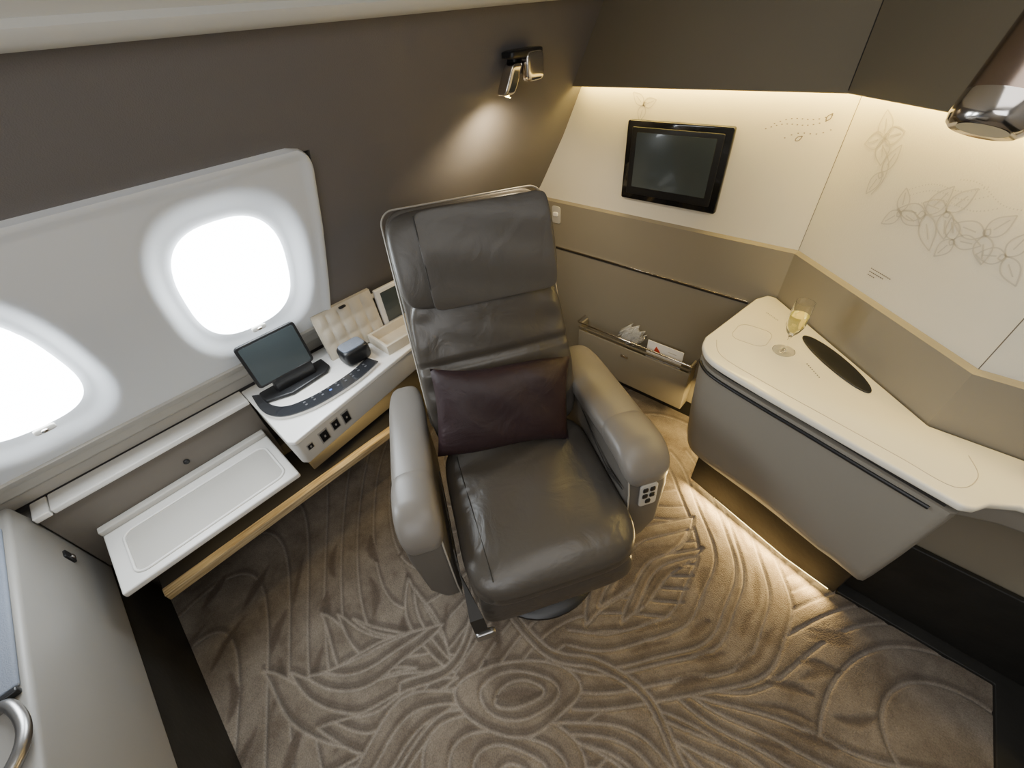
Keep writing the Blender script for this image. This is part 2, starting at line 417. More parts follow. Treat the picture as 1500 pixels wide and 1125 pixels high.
for i in range(3):
    v=[];f=[];mi=[]
    for j,(o,z) in enumerate(prof):
        for q in (i,i+1):v.append((paths[j][q][0],paths[j][q][1],z))
    for j in range(len(prof)-1):
        a=2*j;f.append((a,a+1,a+3,a+2));mi.append(pm[j])
    d=PL[i+1]-PL[i];Ld=np.linalg.norm(d);d=d/Ld;nrm=(d[1],-d[0]);org=PL[i]
    gl=[];dl=[]
    if i==0:
        def B(x,z):return (x+1.78,z)
        gl+=flower(B(-.84,1.315),.05,20,3)
        dl+=dots(B(-.42,1.27),B(-.27,1.30),12,.006)+dots(B(-.40,1.285),B(-.26,1.315),11,.006)+dots(B(-.36,1.25),B(-.25,1.28),8,.006)
        dl+=[petal(B(-.33,1.245),40,.02,.005),petal(B(-.27,1.30),60,.02,.005)]
    if i==1:
        for c,r,ro,k,w_ in (((.125,1.285),.055,25,4,.36),((.165,1.215),.06,255,2,.25),((.33,1.165),.075,190,3,.26),((.37,1.185),.06,300,3,.3),((.47,1.17),.06,60,3,.3),((.53,1.15),.055,200,3,.3),((.27,1.15),.055,230,3,.28),((.42,1.14),.05,250,3,.3)):
            gl+=flower(c,r,ro,k,w_)
        gl+=[catmull([(.13,1.27),(.17,1.24),(.18,1.20),(.165,1.16)],8)]
        gl+=dots((.26,1.20),(.42,1.255),26,.01,.0022)+dots((.27,1.19),(.43,1.24),26,.01,.0022)+dots((.3,1.18),(.46,1.225),26,.01,.0022)+dots((.36,1.25),(.5,1.235),22,.008,.0022)
        for r_,(zz,cnt) in enumerate(((.999,11),(.990,8),(.981,4))):
            for k in range(cnt):
                s=.272+k*.0062;dl.append([(s,zz),(s+.0045,zz)])
    if i==2:
        for c,r,ro,k in (((.06,1.16),.08,15,5),((.2,1.2),.09,60,5)):gl+=flower(c,r,ro,k)
    for L,w,mi_ in ((gl,.0028,3),(dl,.0026,4)):
        if L:
            rv,rf=ribbons(L,w,org,d,nrm);b=len(v);v+=rv;f+=[tuple(b+q for q in ff) for ff in rf];mi+=[mi_]*len(rf)
    me=bpy.data.meshes.new(names[i]);me.from_pydata(v,[],f)
    for m_ in (M['wallwhite'],M['taupe'],M['darkfl'],M['deco'],M['decodark']):me.materials.append(m_)
    for p,q in zip(me.polygons,mi):p.material_index=q
    o=bpy.data.objects.new(names[i],me);COL.objects.link(o);o["kind"]="structure"
    o["label"]=["ivory textured wall with taupe lower panel","ivory wall printed with grey orchid drawings over taupe panel","ivory wall turning beside the side counter"][i]
vp=[(.0,1.60),(.0,1.395),(.052,1.392),(.060,1.372),(.066,1.375),(.066,2.12)]
vpaths=[offpath(o) for o,_ in vp]
for i in range(3):
    v=[];f=[]
    for j,(o,z) in enumerate(vp):
        for q in (i,i+1):v.append((vpaths[j][q][0],vpaths[j][q][1],z))
    f=[(2*j,2*j+1,2*j+3,2*j+2) for j in range(len(vp)-1)]
    mk("trim_%d"%(i+2),v,f,M['taupedk'],smooth=False,kind="structure",label="dark taupe upper wall panel above cove light")
    a=offpath(.012);b=offpath(.045)
    v=[(a[i][0],a[i][1],1.387),(a[i+1][0],a[i+1][1],1.387),(b[i+1][0],b[i+1][1],1.387),(b[i][0],b[i][1],1.387)]
    v+=[(p[0],p[1],1.3915) for p in v]
    mk("trim_%d"%(i+5),v,[(0,1,2,3),(7,6,5,4),(0,4,5,1),(1,5,6,2),(2,6,7,3),(3,7,4,0)],M['led'],smooth=False,kind="structure",label="warm cove light strip")
    if i<2:
        q=vpaths[-1][i+1];tube("trim_%d"%(20+i),[(q[0],q[1],1.38),(q[0],q[1],2.09)],.0016,M['seam'],seg=6,kind="structure",label="dark panel joint")
        q=paths[0][i+1];tube("trim_%d"%(22+i),[(q[0],q[1],.93),(q[0],q[1],1.385)],.0011,M['joint'],seg=6,kind="structure",label="thin wall panel joint")
box("trim_8",(-1.27,-.30,1.570,1.5765,.706,.711),M['chrome'],bevel=.001,kind="structure",label="thin chrome trim line")
box("trim_9",(-1.27,-.30,1.573,1.5765,.698,.706),M['seam'],bevel=0,kind="structure",label="shadow gap under trim line")
box("baseboard_side",(.37,1.0,1.145,1.163,.013,.345),M['darkfl'],kind="structure",label="dark lower board beneath the counter")
# ------------------------------------------------------------ window wall
WZ=[0,.66,.80,1.0,1.2,1.4,1.62];WX=[-1.60,-1.56,-1.44,-1.31,-1.19,-1.09,-.975]
def wx(z):return float(np.interp(z,WZ,WX))
zs=list(np.linspace(0,.8,9))+list(np.linspace(.84,1.63,28));ys=list(np.linspace(-1.3,.44,20))+[.455,.47]+list(np.linspace(.5,1.62,14))
v=[];f=[]
for z in zs:
    for y in ys:
        push=.10 if (y<.46 and .86<z<1.385) else 0
        v.append((wx(z)-push,y,z))
n_=len(ys)
for i in range(len(zs)-1):
    for j in range(n_-1):f.append((i*n_+j,i*n_+j+1,(i+1)*n_+j+1,(i+1)*n_+j))
mk("wall_left",v,f,M['fabric'],kind="structure",label="sloping cabin side wall in taupe fabric")
wins=[(.226,1.103),(-.323,1.103)];wa,wb=.138,.190;EX=2.75
zz=np.linspace(.795,1.412,84)
v=[];f=[]
for z in zz:
    t=(z-(1.412-.06))/.06
    ymax=.472-(.06*(1-math.sqrt(max(0,1-t*t))) if t>0 else 0)
    for k in range(216):
        y=-1.28+(ymax+1.28)*k/215
        nx_=wx(z)+.014
        de=min(ymax-y,1.412-z)
        if de<.03:nx_+=.006*math.sin(math.pi*de/.03)
        if de<.002:nx_-=.014
        dmin=9
        for cy,cz in wins:
            r=(abs((y-cy)/wa)**EX+abs((z-cz)/wb)**EX)**(1/EX)
            dmin=min(dmin,(r-1)*.15)
        s=min(max(1-dmin/.07,0),1);s=s*s*(3-2*s)
        nx_-=.045*s
        v.append((nx_,y,z))
for i in range(83):
    for j in range(215):f.append((i*216+j,i*216+j+1,(i+1)*216+j+1,(i+1)*216+j))
mk("trim_10",v,f,M['white'],kind="structure",angle=70,label="white moulded window surround panel with raised rim")
for k,(cy,cz) in enumerate(wins):
    v=[];n=56
    def wp(y,z,off):return (wx(z)+.014-off,y,z)
    rings=[1.0,.97,.5,.05]
    for r in rings:
        for j in range(n):
            t=2*math.pi*j/n;c,s=math.cos(t),math.sin(t);e=2/EX
            v.append(wp(cy+wa*r*math.copysign(abs(c)**e,c),cz+wb*r*math.copysign(abs(s)**e,s),.0455 if r==1 else .038))
    f=[(a*n+j,a*n+(j+1)%n,(a+1)*n+(j+1)%n,(a+1)*n+j) for a in range(len(rings)-1) for j in range(n)]+[tuple(3*n+j for j in range(n))]
    mk("window_%d"%(k+1),v,f,M['pane'],kind="structure",label="bright rounded cabin window pane")
    hz=cz-wb*1.0;hx=wx(hz)-.012
    L=empty("shade_latch",(hx,cy,hz-.01),"small metal window shade latch on the window sill","latch",group="window shade latches")
    pad("latch_plate",(hx,cy,hz),(.006,.022,.008),M['lightgrey'],n=4,sub=8,parent=L)
    pad("latch_knob",(hx+.008,cy,hz),(.005,.007,.005),M['chrome'],n=3,sub=6,parent=L)
v=[];f=[];P_=[(-1.56,.655),(-1.525,.66),(-1.52,.70),(-1.50,.71),(-1.475,.73),(-1.47,.755),(-1.455,.765),(-1.432,.785),(-1.418,.80),(-1.425,.812),(-1.44,.815)]
for y in (-1.28,1.58):
    for p in P_:v.append((p[0],y,p[1]))
n=len(P_);f=[(i,i+1,n+i+1,n+i) for i in range(n-1)]
mk("trim_13",v,f,M['lightgrey'],kind="structure",angle=50,label="stepped grey moulding under the window panel")
# ------------------------------------------------------------ ceiling + overhead panel
P_=[(-.985,1.614),(-.945,1.610),(-.925,1.618),(-.920,1.632),(-.928,1.642),(-.905,1.67),(-.82,1.80),(-.66,1.95),(-.40,2.06),(0,2.10),(1.05,2.10)]
v=[];ysn=[-1.3,1.6]
for y in ysn:
    for p in P_:v.append((p[0],y,p[1]))
n=len(P_);f=[(i,i+1,n+i+1,n+i) for i in range(n-1)]
mk("ceiling",v,f,M['bin'],kind="structure",angle=50,label="pale curved overhead panel and ceiling")
tube("trim_14",[(-.938,-1.28,1.650),(-.938,.9,1.650)],.004,M['seam'],kind="structure",label="dark joint line along overhead panel")
mk("wall_front",[(-1.6,-1.3,0),(1.05,-1.3,0),(1.05,-1.3,2.1),(-1.6,-1.3,2.1)],[(0,1,2,3)],M['grey'],kind="structure",smooth=False,label="grey suite partition wall")
mk("wall_right",[(1.0,-1.3,0),(1.0,1.2,0),(1.0,1.2,2.1),(1.0,-1.3,2.1)],[(0,1,2,3)],M['grey'],kind="structure",smooth=False,label="grey suite door wall")
box("baseboard_right",(.93,.995,-1.28,1.14,.013,.55),M['darkfl'],kind="structure",label="dark lower door wall")
# ------------------------------------------------------------ side shelf along window wall
S=empty("side_shelf",(-1.5,-.2,.5),"long white shelf ledge with taupe front panel under the windows","shelf")
box("shelf_top",(-1.515,-1.435,-.475,.083,.642,.662),M['creamside'],bevel=.004,parent=S)
box("shelf_top",(-1.515,-1.435,-.516,-.478,.642,.662),M['creamside'],bevel=.004,parent=S)
box("front_panel",(-1.515,-1.445,-.516,.083,.36,.6415),M['dkpanel'],bevel=.003,parent=S,label="dark taupe front panel")
lathe("panel_knob",[(.009,0),(.009,.006),(.006,.009)],(-1.4445,-.17,.565),M['black'],seg=20,axis=(1,0,0),parent=S)
# tray side table
S=empty("side_table",(-1.3,-.2,.47),"white low side table with recessed tray top beside the window shelf","side table")
box("table_top",(-1.438,-1.155,-.455,.065,.478,.500),M['creamside'],bevel=.006,parent=S)
box("back_lip",(-1.443,-1.415,-.455,.065,.500,.522),M['lightgrey'],bevel=.005,parent=S)
rr=rrect(-1.375,-1.185,-.41,.035,.03)
tube("tray_rim",[(p[0],p[1],.5015) for p in rr],.0045,M['creamside'],closed=True,parent=S)
prism("tray_inset",rrect(-1.370,-1.190,-.405,.03,.027),.4995,.5012,M['lightgrey'],bevel=0,parent=S)
box("underframe",(-1.44,-1.25,-.42,.05,.44,.478),M['grey'],bevel=.004,parent=S)
# storage unit with pale wood front edge
S=empty("storage_bench",(-1.45,.1,0),"dark under-shelf storage unit with a pale wood front edge","cabinet")
box("bench_body",(-1.555,-1.50,-.44,.95,.0,.355),M['taupedk'],bevel=.004,parent=S)
box("bench_shelf",(-1.4995,-1.276,-.44,.60,.285,.303),M['seam'],bevel=.003,parent=S,label="dark shelf board")
box("wood_edge",(-1.2755,-1.242,-.44,.60,.275,.308),M['wood'],bevel=.003,parent=S,label="pale wood front edge")
# ------------------------------------------------------------ control console
S=empty("control_console",(-1.35,.35,.36),"white side console with black control strip, power sockets and open lids","console")
outl=[(-1.50,.085),(-1.125,.085),(-1.105,.10),(-1.20,.62),(-1.23,.95),(-1.50,.95)]
prism("console_top",outl,.648,.664,M['creamside'],bevel=.004,parent=S)
outl2=[(-1.495,.09),(-1.13,.09),(-1.112,.104),(-1.207,.62),(-1.237,.94),(-1.495,.94)]
prism("console_body",outl2,.548,.6475,M['lightgrey'],bevel=.006,parent=S)
prism("console_base",[(-1.495,.12),(-1.27,.12),(-1.33,.62),(-1.33,.94),(-1.495,.94)],.356,.5475,M['taupedk'],bevel=.003,parent=S)
pl=catmull([(-1.42,.10),(-1.31,.092),(-1.235,.12),(-1.195,.19),(-1.182,.28),(-1.19,.40),(-1.215,.49)],6)
plate=[tuple(p) for p in pl]+[(-1.43,.49)]
prism("raised_plate",plate,.664,.676,M['creamside'],bevel=.003,parent=S)
inner=catmull([(-1.40,.125),(-1.32,.125),(-1.267,.155),(-1.245,.21),(-1.237,.28),(-1.245,.39),(-1.27,.475)],6)
n=len(pl);v=[];f=[]
for z in (.6762,.680):
    for a in (pl,inner):
        for p in a:v.append((p[0],p[1],z))
for i in range(n-1):
    f+=[(2*n+i,2*n+i+1,3*n+i+1,3*n+i),(i,i+1,n+i+1,n+i),(i,i+1,2*n+i+1,2*n+i),(n+i,n+i+1,3*n+i+1,3*n+i)]
f+=[(0,n,3*n,2*n),(n-1,2*n-1,4*n-1,3*n-1)]
mk("control_strip",v,f,M['stripgloss'],parent=S,bevel=0,label="glossy dark curved touch control strip")
for k in range(9):
    y=.20+k*.03;xx=-1.216-(.012 if k>6 else 0)
    for q in (0,1):
        box("touch_icon",(xx-q*.016-.003,xx-q*.016+.003,y,y+.008,.6801,.6806),M['blue'] if (k==3 and q==0) else M['icon'],bevel=0,parent=S)
lathe("cup_recess",[(.036,0),(.036,.0022),(.032,.0022),(.030,.0008)],(-1.345,.325,.676),M['lightgrey'],seg=36,parent=S)
for k in range(7):
    box("engraved_mark",(-1.355,-1.350,.20+k*.008,.205+k*.008,.6761,.6766),M['icon'],bevel=0,parent=S)
p0=np.array([-1.112,.104]);p1=np.array([-1.207,.62]);dd=(p1-p0)/np.linalg.norm(p1-p0);nn=np.array([dd[1],-dd[0]])
def face_pt(s,z,o):q=p0+dd*s+nn*o;return (q[0],q[1],z)
for k,(s,z,w,h,mm) in enumerate(((.030,.605,.013,.013,'black'),(.085,.600,.020,.028,'blackgloss'),(.135,.608,.018,.024,'blackgloss'),(.180,.602,.018,.030,'blackgloss'))):
    for nm,kk,o1,m_ in (("socket_surround",1.25,.0025,M['grey']),("power_socket",1.0,.004,M[mm])):
        v=[face_pt(s+a*w*kk,z+b*h*kk,o) for o in (-.002,o1) for a,b in ((-.7,-.7),(.7,-.7),(.7,.7),(-.7,.7))]
        mk(nm,v,[(0,3,2,1),(4,5,6,7),(0,1,5,4),(1,2,6,5),(2,3,7,6),(3,0,4,7)],m_,bevel=.001,parent=S)
    v=[face_pt(s+a*.004,z+b*.006,o) for o in (.003,.0048) for a,b in ((-.7,-.7),(.7,-.7),(.7,.7),(-.7,.7))]
    mk("socket_slot",v,[(0,3,2,1),(4,5,6,7),(0,1,5,4),(1,2,6,5),(2,3,7,6),(3,0,4,7)],M['grey'],parent=S)
def ringbox(name,b,t,z0,z1,m,parent,**k):
    x0_,x1_,y0_,y1_=b;o=[(x0_,y0_),(x1_,y0_),(x1_,y1_),(x0_,y1_)];i=[(x0_+t,y0_+t),(x1_-t,y0_+t),(x1_-t,y1_-t),(x0_+t,y1_-t)]
    v=[(p[0],p[1],z) for z in (z0,z1) for p in o]+[(p[0],p[1],z) for z in (z0+.003,z1) for p in i]
    f=[(3,2,1,0),(8,9,10,11)]
    for a in range(4):
        c=(a+1)%4;f+=[(a,c,4+c,4+a),(8+a,8+c,12+c,12+a),(4+a,4+c,12+c,12+a)]
    return mk(name,v,f,m,parent=parent,bevel=.002,**k)
ringbox("storage_bin",(-1.362,-1.228,.545,.86,),.012,.6641,.705,M['quilt'],S,label="open cream storage compartment")
def quilt_lid(name,y0_,y1_,z0_,z1_,m):
    v=[];f=[];n1,n2=40,26
    for i in range(n2+1):
        for j in range(n1+1):
            u=j/n1;w=i/n2;y=y0_+(y1_-y0_)*u;z=z0_+(z1_-z0_)*w
            e=min(u,1-u)*(y1_-y0_);e2=min(w,1-w)*(z1_-z0_);x=-1.362-.02*w
            if e>.014 and e2>.014:x+=-.004+.007*abs(math.sin(math.pi*u*5))**.5*abs(math.sin(math.pi*w*3))**.5
            v.append((x,y,z))
    b=len(v)
    for i in range(n2+1):
        for j in range(n1+1):
            p=v[i*(n1+1)+j];v.append((-1.378-.02*i/n2,p[1],p[2]))
    for i in range(n2):
        for j in range(n1):
            a=i*(n1+1)+j;f+=[(a,a+1,a+n1+2,a+n1+1),(b+a,b+a+n1+1,b+a+n1+2,b+a+1)]
    for j in range(n1):
        f+=[(j,b+j,b+j+1,j+1)];a=n2*(n1+1)+j;f+=[(a,a+1,b+a+1,b+a)]
    for i in range(n2):
        a=i*(n1+1);f+=[(a,a+n1+1,b+a+n1+1,b+a)];a+=n1;f+=[(a,b+a,b+a+n1+1,a+n1+1)]
    return mk(name,v,f,m,parent=S,angle=60,label="open cream quilted lid")
quilt_lid("compartment_lid",.385,.625,.672,.862,M['quilt'])
box("mirror_lid",(-1.385,-1.368,.635,.86,.672,.85),M['creamside'],bevel=.004,parent=S,label="open lid with mirror")
box("lid_mirror",(-1.3678,-1.366,.655,.84,.705,.835),M['screen'],bevel=.001,parent=S)
pad("lid_latch",(-1.372,.50,.852),(.006,.014,.004),M['black'],n=4,sub=6,parent=S)
# tablet on its stand
S=empty("tablet",(-1.36,.23,.677),"black tablet screen propped on a dark cradle","tablet")
def tx(u,w,t):
    return (-1.345+t*.98-w*.12,.125+u,.735+w*.985+t*.12)
prism("tablet_body",rrect(0,.198,0,.160,.012),-.006,.006,M['black'],bevel=.003,xf=lambda a,b,c:tx(a,b,c),parent=S)
prism("tablet_screen",rrect(.009,.189,.009,.151,.006),.0061,.0075,M['screen'],bevel=0,xf=lambda a,b,c:tx(a,b,c),parent=S,label="dark grey reflective screen")
prism("cradle",[(-1.40,.12),(-1.335,.12),(-1.30,.20),(-1.31,.335),(-1.335,.36),(-1.40,.36)],.6765,.690,M['black'],bevel=.006,parent=S)
prism("cradle_support",[(-1.375,.17),(-1.34,.17),(-1.335,.31),(-1.375,.31)],.690,.745,M['black'],bevel=.004,parent=S)
S=empty("storage_case",(-1.29,.44,.68),"small rounded black case with grey padded top on the side console","case")
pad("case_body",(-1.298,.450,.711),(.040,.052,.033),M['black'],n=5,sub=14,parent=S)
pad("case_pad",(-1.298,.450,.742),(.032,.044,.006),M['bluegrey'],n=5,sub=12,parent=S)
# ------------------------------------------------------------ low cabinet at the near window side
S=empty("low_cabinet",(-1.0,-.8,0),"grey cabinet with padded top above a black base","cabinet")
prism("cabinet_body",[(-1.55,.34),(-.40,.34),(-.40,.73),(-1.452,.73),(-1.465,.66),(-1.55,.63)],-1.25,-.520,M['grey'],bevel=.012,xf=lambda a,b,c:(a,c,b),parent=S)
box("kickboard",(-1.55,-.40,-1.25,-.530,.0,.339),M['darkfl'],bevel=.004,parent=S,label="dark scuffed base")
prism("door_latch",rrect(-1.383,-1.355,.52,.562,.005),-.004,.004,M['black'],bevel=.001,xf=lambda a,b,c:(a,-.5185+c,b),parent=S)
pad("latch_button",(-1.369,-.513,.535),(.007,.003,.007),M['chrome'],n=4,sub=6,parent=S)
box("top_pad",(-1.36,-.865,-1.1,-.532,.7305,.742),M['bluegrey'],bevel=.006,parent=S,label="blue grey webbed pad")
box("pad_edge",(-.862,-.85,-1.1,-.532,.7305,.746),M['black'],bevel=.003,parent=S)
tube("grab_handle",catmull([(-.845,-.575,.735),(-.835,-.548,.745),(-.80,-.532,.748),(-.76,-.526,.748),(-.725,-.534,.748),(-.695,-.56,.745),(-.69,-.58,.735)],5),.0105,M['satin'],seg=12,parent=S,label="satin metal grab handle")
# ------------------------------------------------------------ right counter
S=empty("side_counter",(.05,1.2,0),"cream topped curved counter with taupe body on a dark base","counter")
front=catmull([(-.315,1.20),(-.300,1.145),(-.245,1.09),(-.10,1.045),(.06,1.005),(.22,.965),(.345,.935)],6)
top=[tuple(p) for p in front]+[(.365,.945),(.385,.975),(.43,1.005),(.55,1.03),(.75,1.05),(.92,1.05),(.92,1.158),(.262,1.158),(-.215,1.567),(-.245,1.567),(-.27,1.52)]
prism("worktop",top,.738,.760,M['cream'],bevel=.007,parent=S,label="glossy cream worktop")
def inset(pts,d,c=(.05,1.25)):
    o=[]
    for p in pts:
        v_=np.array(c)-np.array(p);o.append(tuple(np.array(p)+v_/np.linalg.norm(v_)*d))
    return o
fr=[tuple(p) for p in front]
gap=inset(fr,.022)+[(.345,.985),(.36,1.15),(.262,1.152),(-.212,1.56),(-.235,1.56)]
prism("shadow_gap",gap,.722,.738,M['seam'],bevel=0,parent=S)
tp=inset(fr,.006)+[(.352,.948),(.358,.97),(.365,1.15),(.262,1.152),(-.212,1.56),(-.235,1.56)]
v=[];f=[];n=len(tp);lv=[(.722,0),(.70,0),(.5,.012),(.36,.026),(.31,.036),(.29,.056)]
c0_=np.array([.10,1.33])
for z,s in lv:
    for i,p in enumerate(tp):
        q=np.array(p)
        if i<len(fr)+3:
            k_=1.0 if i<len(fr) else .9
            vv=c0_-q;q=q+vv/np.linalg.norm(vv)*s*k_
            if i>len(fr)-6:q=q+np.array([.020,0])*s/.056
        v.append((q[0],q[1],z))
for k in range(len(lv)-1):
    for i in range(n):f.append((k*n+i,k*n+(i+1)%n,(k+1)*n+(i+1)%n,(k+1)*n+i))
f.append(tuple(range(n)));f.append(tuple((len(lv)-1)*n+i for i in range(n)))
mk("counter_body",v,f,M['console'],parent=S,bevel=0,angle=50)
sl=[(p[0],p[1],.706) for p in inset(fr,.0035)[7:-2]]
tube("slot",sl,.0055,M['black'],seg=8,parent=S,label="long black slot under the worktop edge")
prism("apron",[(.365,1.0),(.44,1.03),(.60,1.055),(.90,1.07),(.90,1.155),(.365,1.155)],.66,.737,M['console'],bevel=.01,parent=S)
base=[(-.215,1.225),(.0,1.165),(.20,1.11),(.36,1.085),(.36,1.155),(.262,1.16),(-.20,1.56),(-.225,1.56)]
prism("counter_base",base,0.02,.2895,M['darkfl'],bevel=.004,parent=S,label="dark recessed base")
base2=[(-.20,1.245),(.0,1.185),(.20,1.13),(.35,1.10),(.35,1.15),(.25,1.155),(-.19,1.55),(-.205,1.55)]
prism("base_plinth",base2,0.0,.0199,M['darkfl'],bevel=0,parent=S)
st_=[(-.203,1.232),(.0,1.172),(.20,1.117),(.345,1.094)]
v=[(p[0]+o*.003,p[1]+o*.010,z) for z in (.011,.0185) for o in (0,1) for p in st_]
f=[];m4=4
for i in range(3):
    f+=[(i,i+1,m4*2+i+1,m4*2+i),(m4+i,m4+i+1,m4*3+i+1,m4*3+i),(i,i+1,m4+i+1,m4+i),(2*m4+i,2*m4+i+1,3*m4+i+1,3*m4+i)]
mk("toe_kick_light",v,f,M['ledfloor'],parent=S,smooth=False,label="warm light strip at the foot of the counter")
tube("worktop_inlay",[(p[0],p[1],.7605) for p in catmull([(-.28,1.20),(-.235,1.13),(-.10,1.085),(.06,1.045),(.22,1.005),(.325,.98),(.36,1.04),(.34,1.10)],6)],.0009,M['quilt'],seg=6,parent=S)
tube("worktop_inlay",[(p[0],p[1],.7605) for p in rrect(-.255,-.15,1.24,1.34,.03)],.0008,M['quilt'],seg=6,closed=True,parent=S)
for k in range(8):
    s=k*.006
    box("engraved_mark",(-.03+s,-.027+s,1.235-s,1.239-s,.7601,.7606),M['icon'],bevel=0,parent=S)
    box("engraved_mark",(-.21+s,-.207+s,1.445-s*.6,1.448-s*.6,.7601,.7606),M['icon'],bevel=0,parent=S)
c=np.array([.028,1.287]);ax=np.array([.765,-.644]);nn_=np.array([.644,.765]);op=[]
for i in range(40):
    t=2*math.pi*i/40;a=math.cos(t);b=math.sin(t);op.append(tuple(c+ax*.135*a+nn_*(.036 if b>0 else .030)*b))
prism("oval_recess",op,.7602,.7645,M['black'],bevel=.0015,parent=S,label="black oval recess")
S=empty("charging_dock",(.46,1.10,.76),"small black rounded device standing on the cream counter","dock")
pad("dock_body",(.478,1.125,.79),(.03,.03,.028),M['black'],n=3.5,sub=12,parent=S)
lathe("dock_ring",[(.026,0),(.026,.004),(.02,.005)],(.478,1.125,.8165),M['grey'],seg=28,parent=S)
# champagne flute
S=empty("champagne_flute",(-.10,1.262,.761),"stemmed glass of pale champagne standing on the cream counter","glass")
gp=[(.030,0),(.031,.0015),(.012,.004),(.0038,.010),(.0034,.045),(.006,.058),(.016,.072),(.0245,.095),(.0260,.125),(.0240,.172),(.0230,.172),(.0247,.125),(.0232,.096),(.0145,.074),(.004,.064)]
lathe("flute_glass",gp,(-.10,1.262,.7605),M['glass'],seg=40,parent=S)
lathe("champagne",[(.001,.0655),(.0138,.0755),(.0224,.0965),(.0238,.130),(.001,.130)],(-.10,1.262,.7605),M['wine'],seg=40,parent=S,label="pale golden champagne")
# ------------------------------------------------------------ wall screen
S=empty("wall_screen",(-.69,1.58,1.0),"black framed flat display mounted on the ivory wall","screen")
def ty(a,b,c):return (a,1.589-c,b)
prism("screen_frame",rrect(-.885,-.503,1.0,1.272,.008),0,.018,M['blackgloss'],bevel=.004,xf=ty,parent=S)
prism("screen_bezel",rrect(-.862,-.528,1.022,1.252,.006),.018,.022,M['black'],bevel=.002,xf=ty,parent=S)
prism("screen_panel",rrect(-.840,-.550,1.050,1.236,.003),.0221,.0235,M['screen'],bevel=0,xf=ty,parent=S,label="dark reflective display")
S=empty("wall_switch",(-1.22,1.575,.83),"small white wall switch on the taupe panel","switch")
prism("switch_plate",rrect(-1.245,-1.195,.825,.905,.012),0,.004,M['lightgrey'],bevel=.001,xf=lambda a,b,c:(a,1.5755-c,b),parent=S)
pad("switch_button",(-1.222,1.570,.868),(.015,.004,.010),M['card'],n=4,sub=8,parent=S)
# ------------------------------------------------------------ magazine pocket
S=empty("magazine_pocket",(-.72,1.53,.09),"taupe wall-mounted magazine pocket with metal rim low on the wall","magazine rack")
box("pocket_front",(-1.02,-.415,1.503,1.512,.10,.325),M['taupe'],bevel=.004,parent=S)
box("pocket_end",(-1.02,-1.008,1.512,1.574,.10,.36),M['taupe'],bevel=.002,parent=S)
box("pocket_end",(-.427,-.415,1.512,1.574,.10,.36),M['taupe'],bevel=.002,parent=S)
box("pocket_bottom",(-1.008,-.427,1.512,1.574,.10,.11),M['taupedk'],bevel=.002,parent=S)
tube("pocket_rim",[(-1.03,1.574,.372),(-1.03,1.51,.372),(-1.02,1.503,.372),(-.42,1.503,.372),(-.41,1.51,.372),(-.41,1.574,.372)],.004,M['chrome'],parent=S,label="thin metal rim")
box("pocket_lip",(-1.02,-.415,1.500,1.508,.340,.350),M['taupedk'],bevel=.002,parent=S)
box("pocket_catch",(-.76,-.72,1.497,1.503,.27,.285),M['chrome'],bevel=.002,parent=S)
S=empty("printed_card",(-.55,1.535,.25),"white printed card with a red emblem standing in the magazine pocket","card")
box("card_sheet",(-.645,-.47,1.530,1.534,.20,.405),M['card'],bevel=.001,parent=S)
prism("card_emblem",[(-.60,.385),(-.585,.37),(-.572,.352),(-.59,.356),(-.608,.36)],0,.001,M['red'],bevel=0,xf=lambda a,b,c:(a,1.5298-c,b),parent=S,label="small red bird-like emblem")
box("card_line",(-.54,-.50,1.5292,1.5299,.378,.381),M['deco'],bevel=0,parent=S)
M['pouch']=mat('clear crinkled film',(.9,.9,.88),.08,trans=.75,ior=1.1,bump=1,bscale=60,coat=1)
def crumple(p,v):
    s=.012*math.sin(v[0]*9+v[2]*7)+.01*math.sin(v[1]*13+v[2]*11);return [p[0]+s,p[1]+s*.4,p[2]+s]
pad("plastic_pouch",(-.735,1.542,.385),(.055,.020,.045),M['pouch'],n=2.5,sub=12,deform=crumple,label="crumpled clear plastic pouch tucked in the magazine pocket",category="pouch")
# ------------------------------------------------------------ wall lamp on window wall
S=empty("wall_lamp",(-1.05,1.12,1.40),"small black and chrome wall lamp on the sloping fabric wall, lit","lamp")
lx=wx(1.47);oy=-.055
pad("lamp_mount",(lx+.02,1.215+oy,1.485),(.022,.045,.03),M['black'],n=5,sub=12,parent=S)
pad("lamp_arm",(lx+.055,1.19+oy,1.507),(.026,.070,.010),M['black'],n=6,sub=12,parent=S)
pad("lamp_cover",(lx+.07,1.215+oy,1.475),(.016,.038,.036),M['chrome'],n=5,sub=12,parent=S,label="chrome cover")
pad("lamp_head",(lx+.045,1.140+oy,1.452),(.020,.024,.038),M['chrome'],n=6,sub=12,deform=lambda p,v:[p[0]+v[2]*.008,p[1]+v[2]*.014,p[2]],parent=S,label="chrome spot head")
lathe("lamp_lens",[(.014,0),(.014,.002)],(lx+.037,1.126+oy,1.4115),M['led'],seg=24,axis=(.2,.3,.9),parent=S)
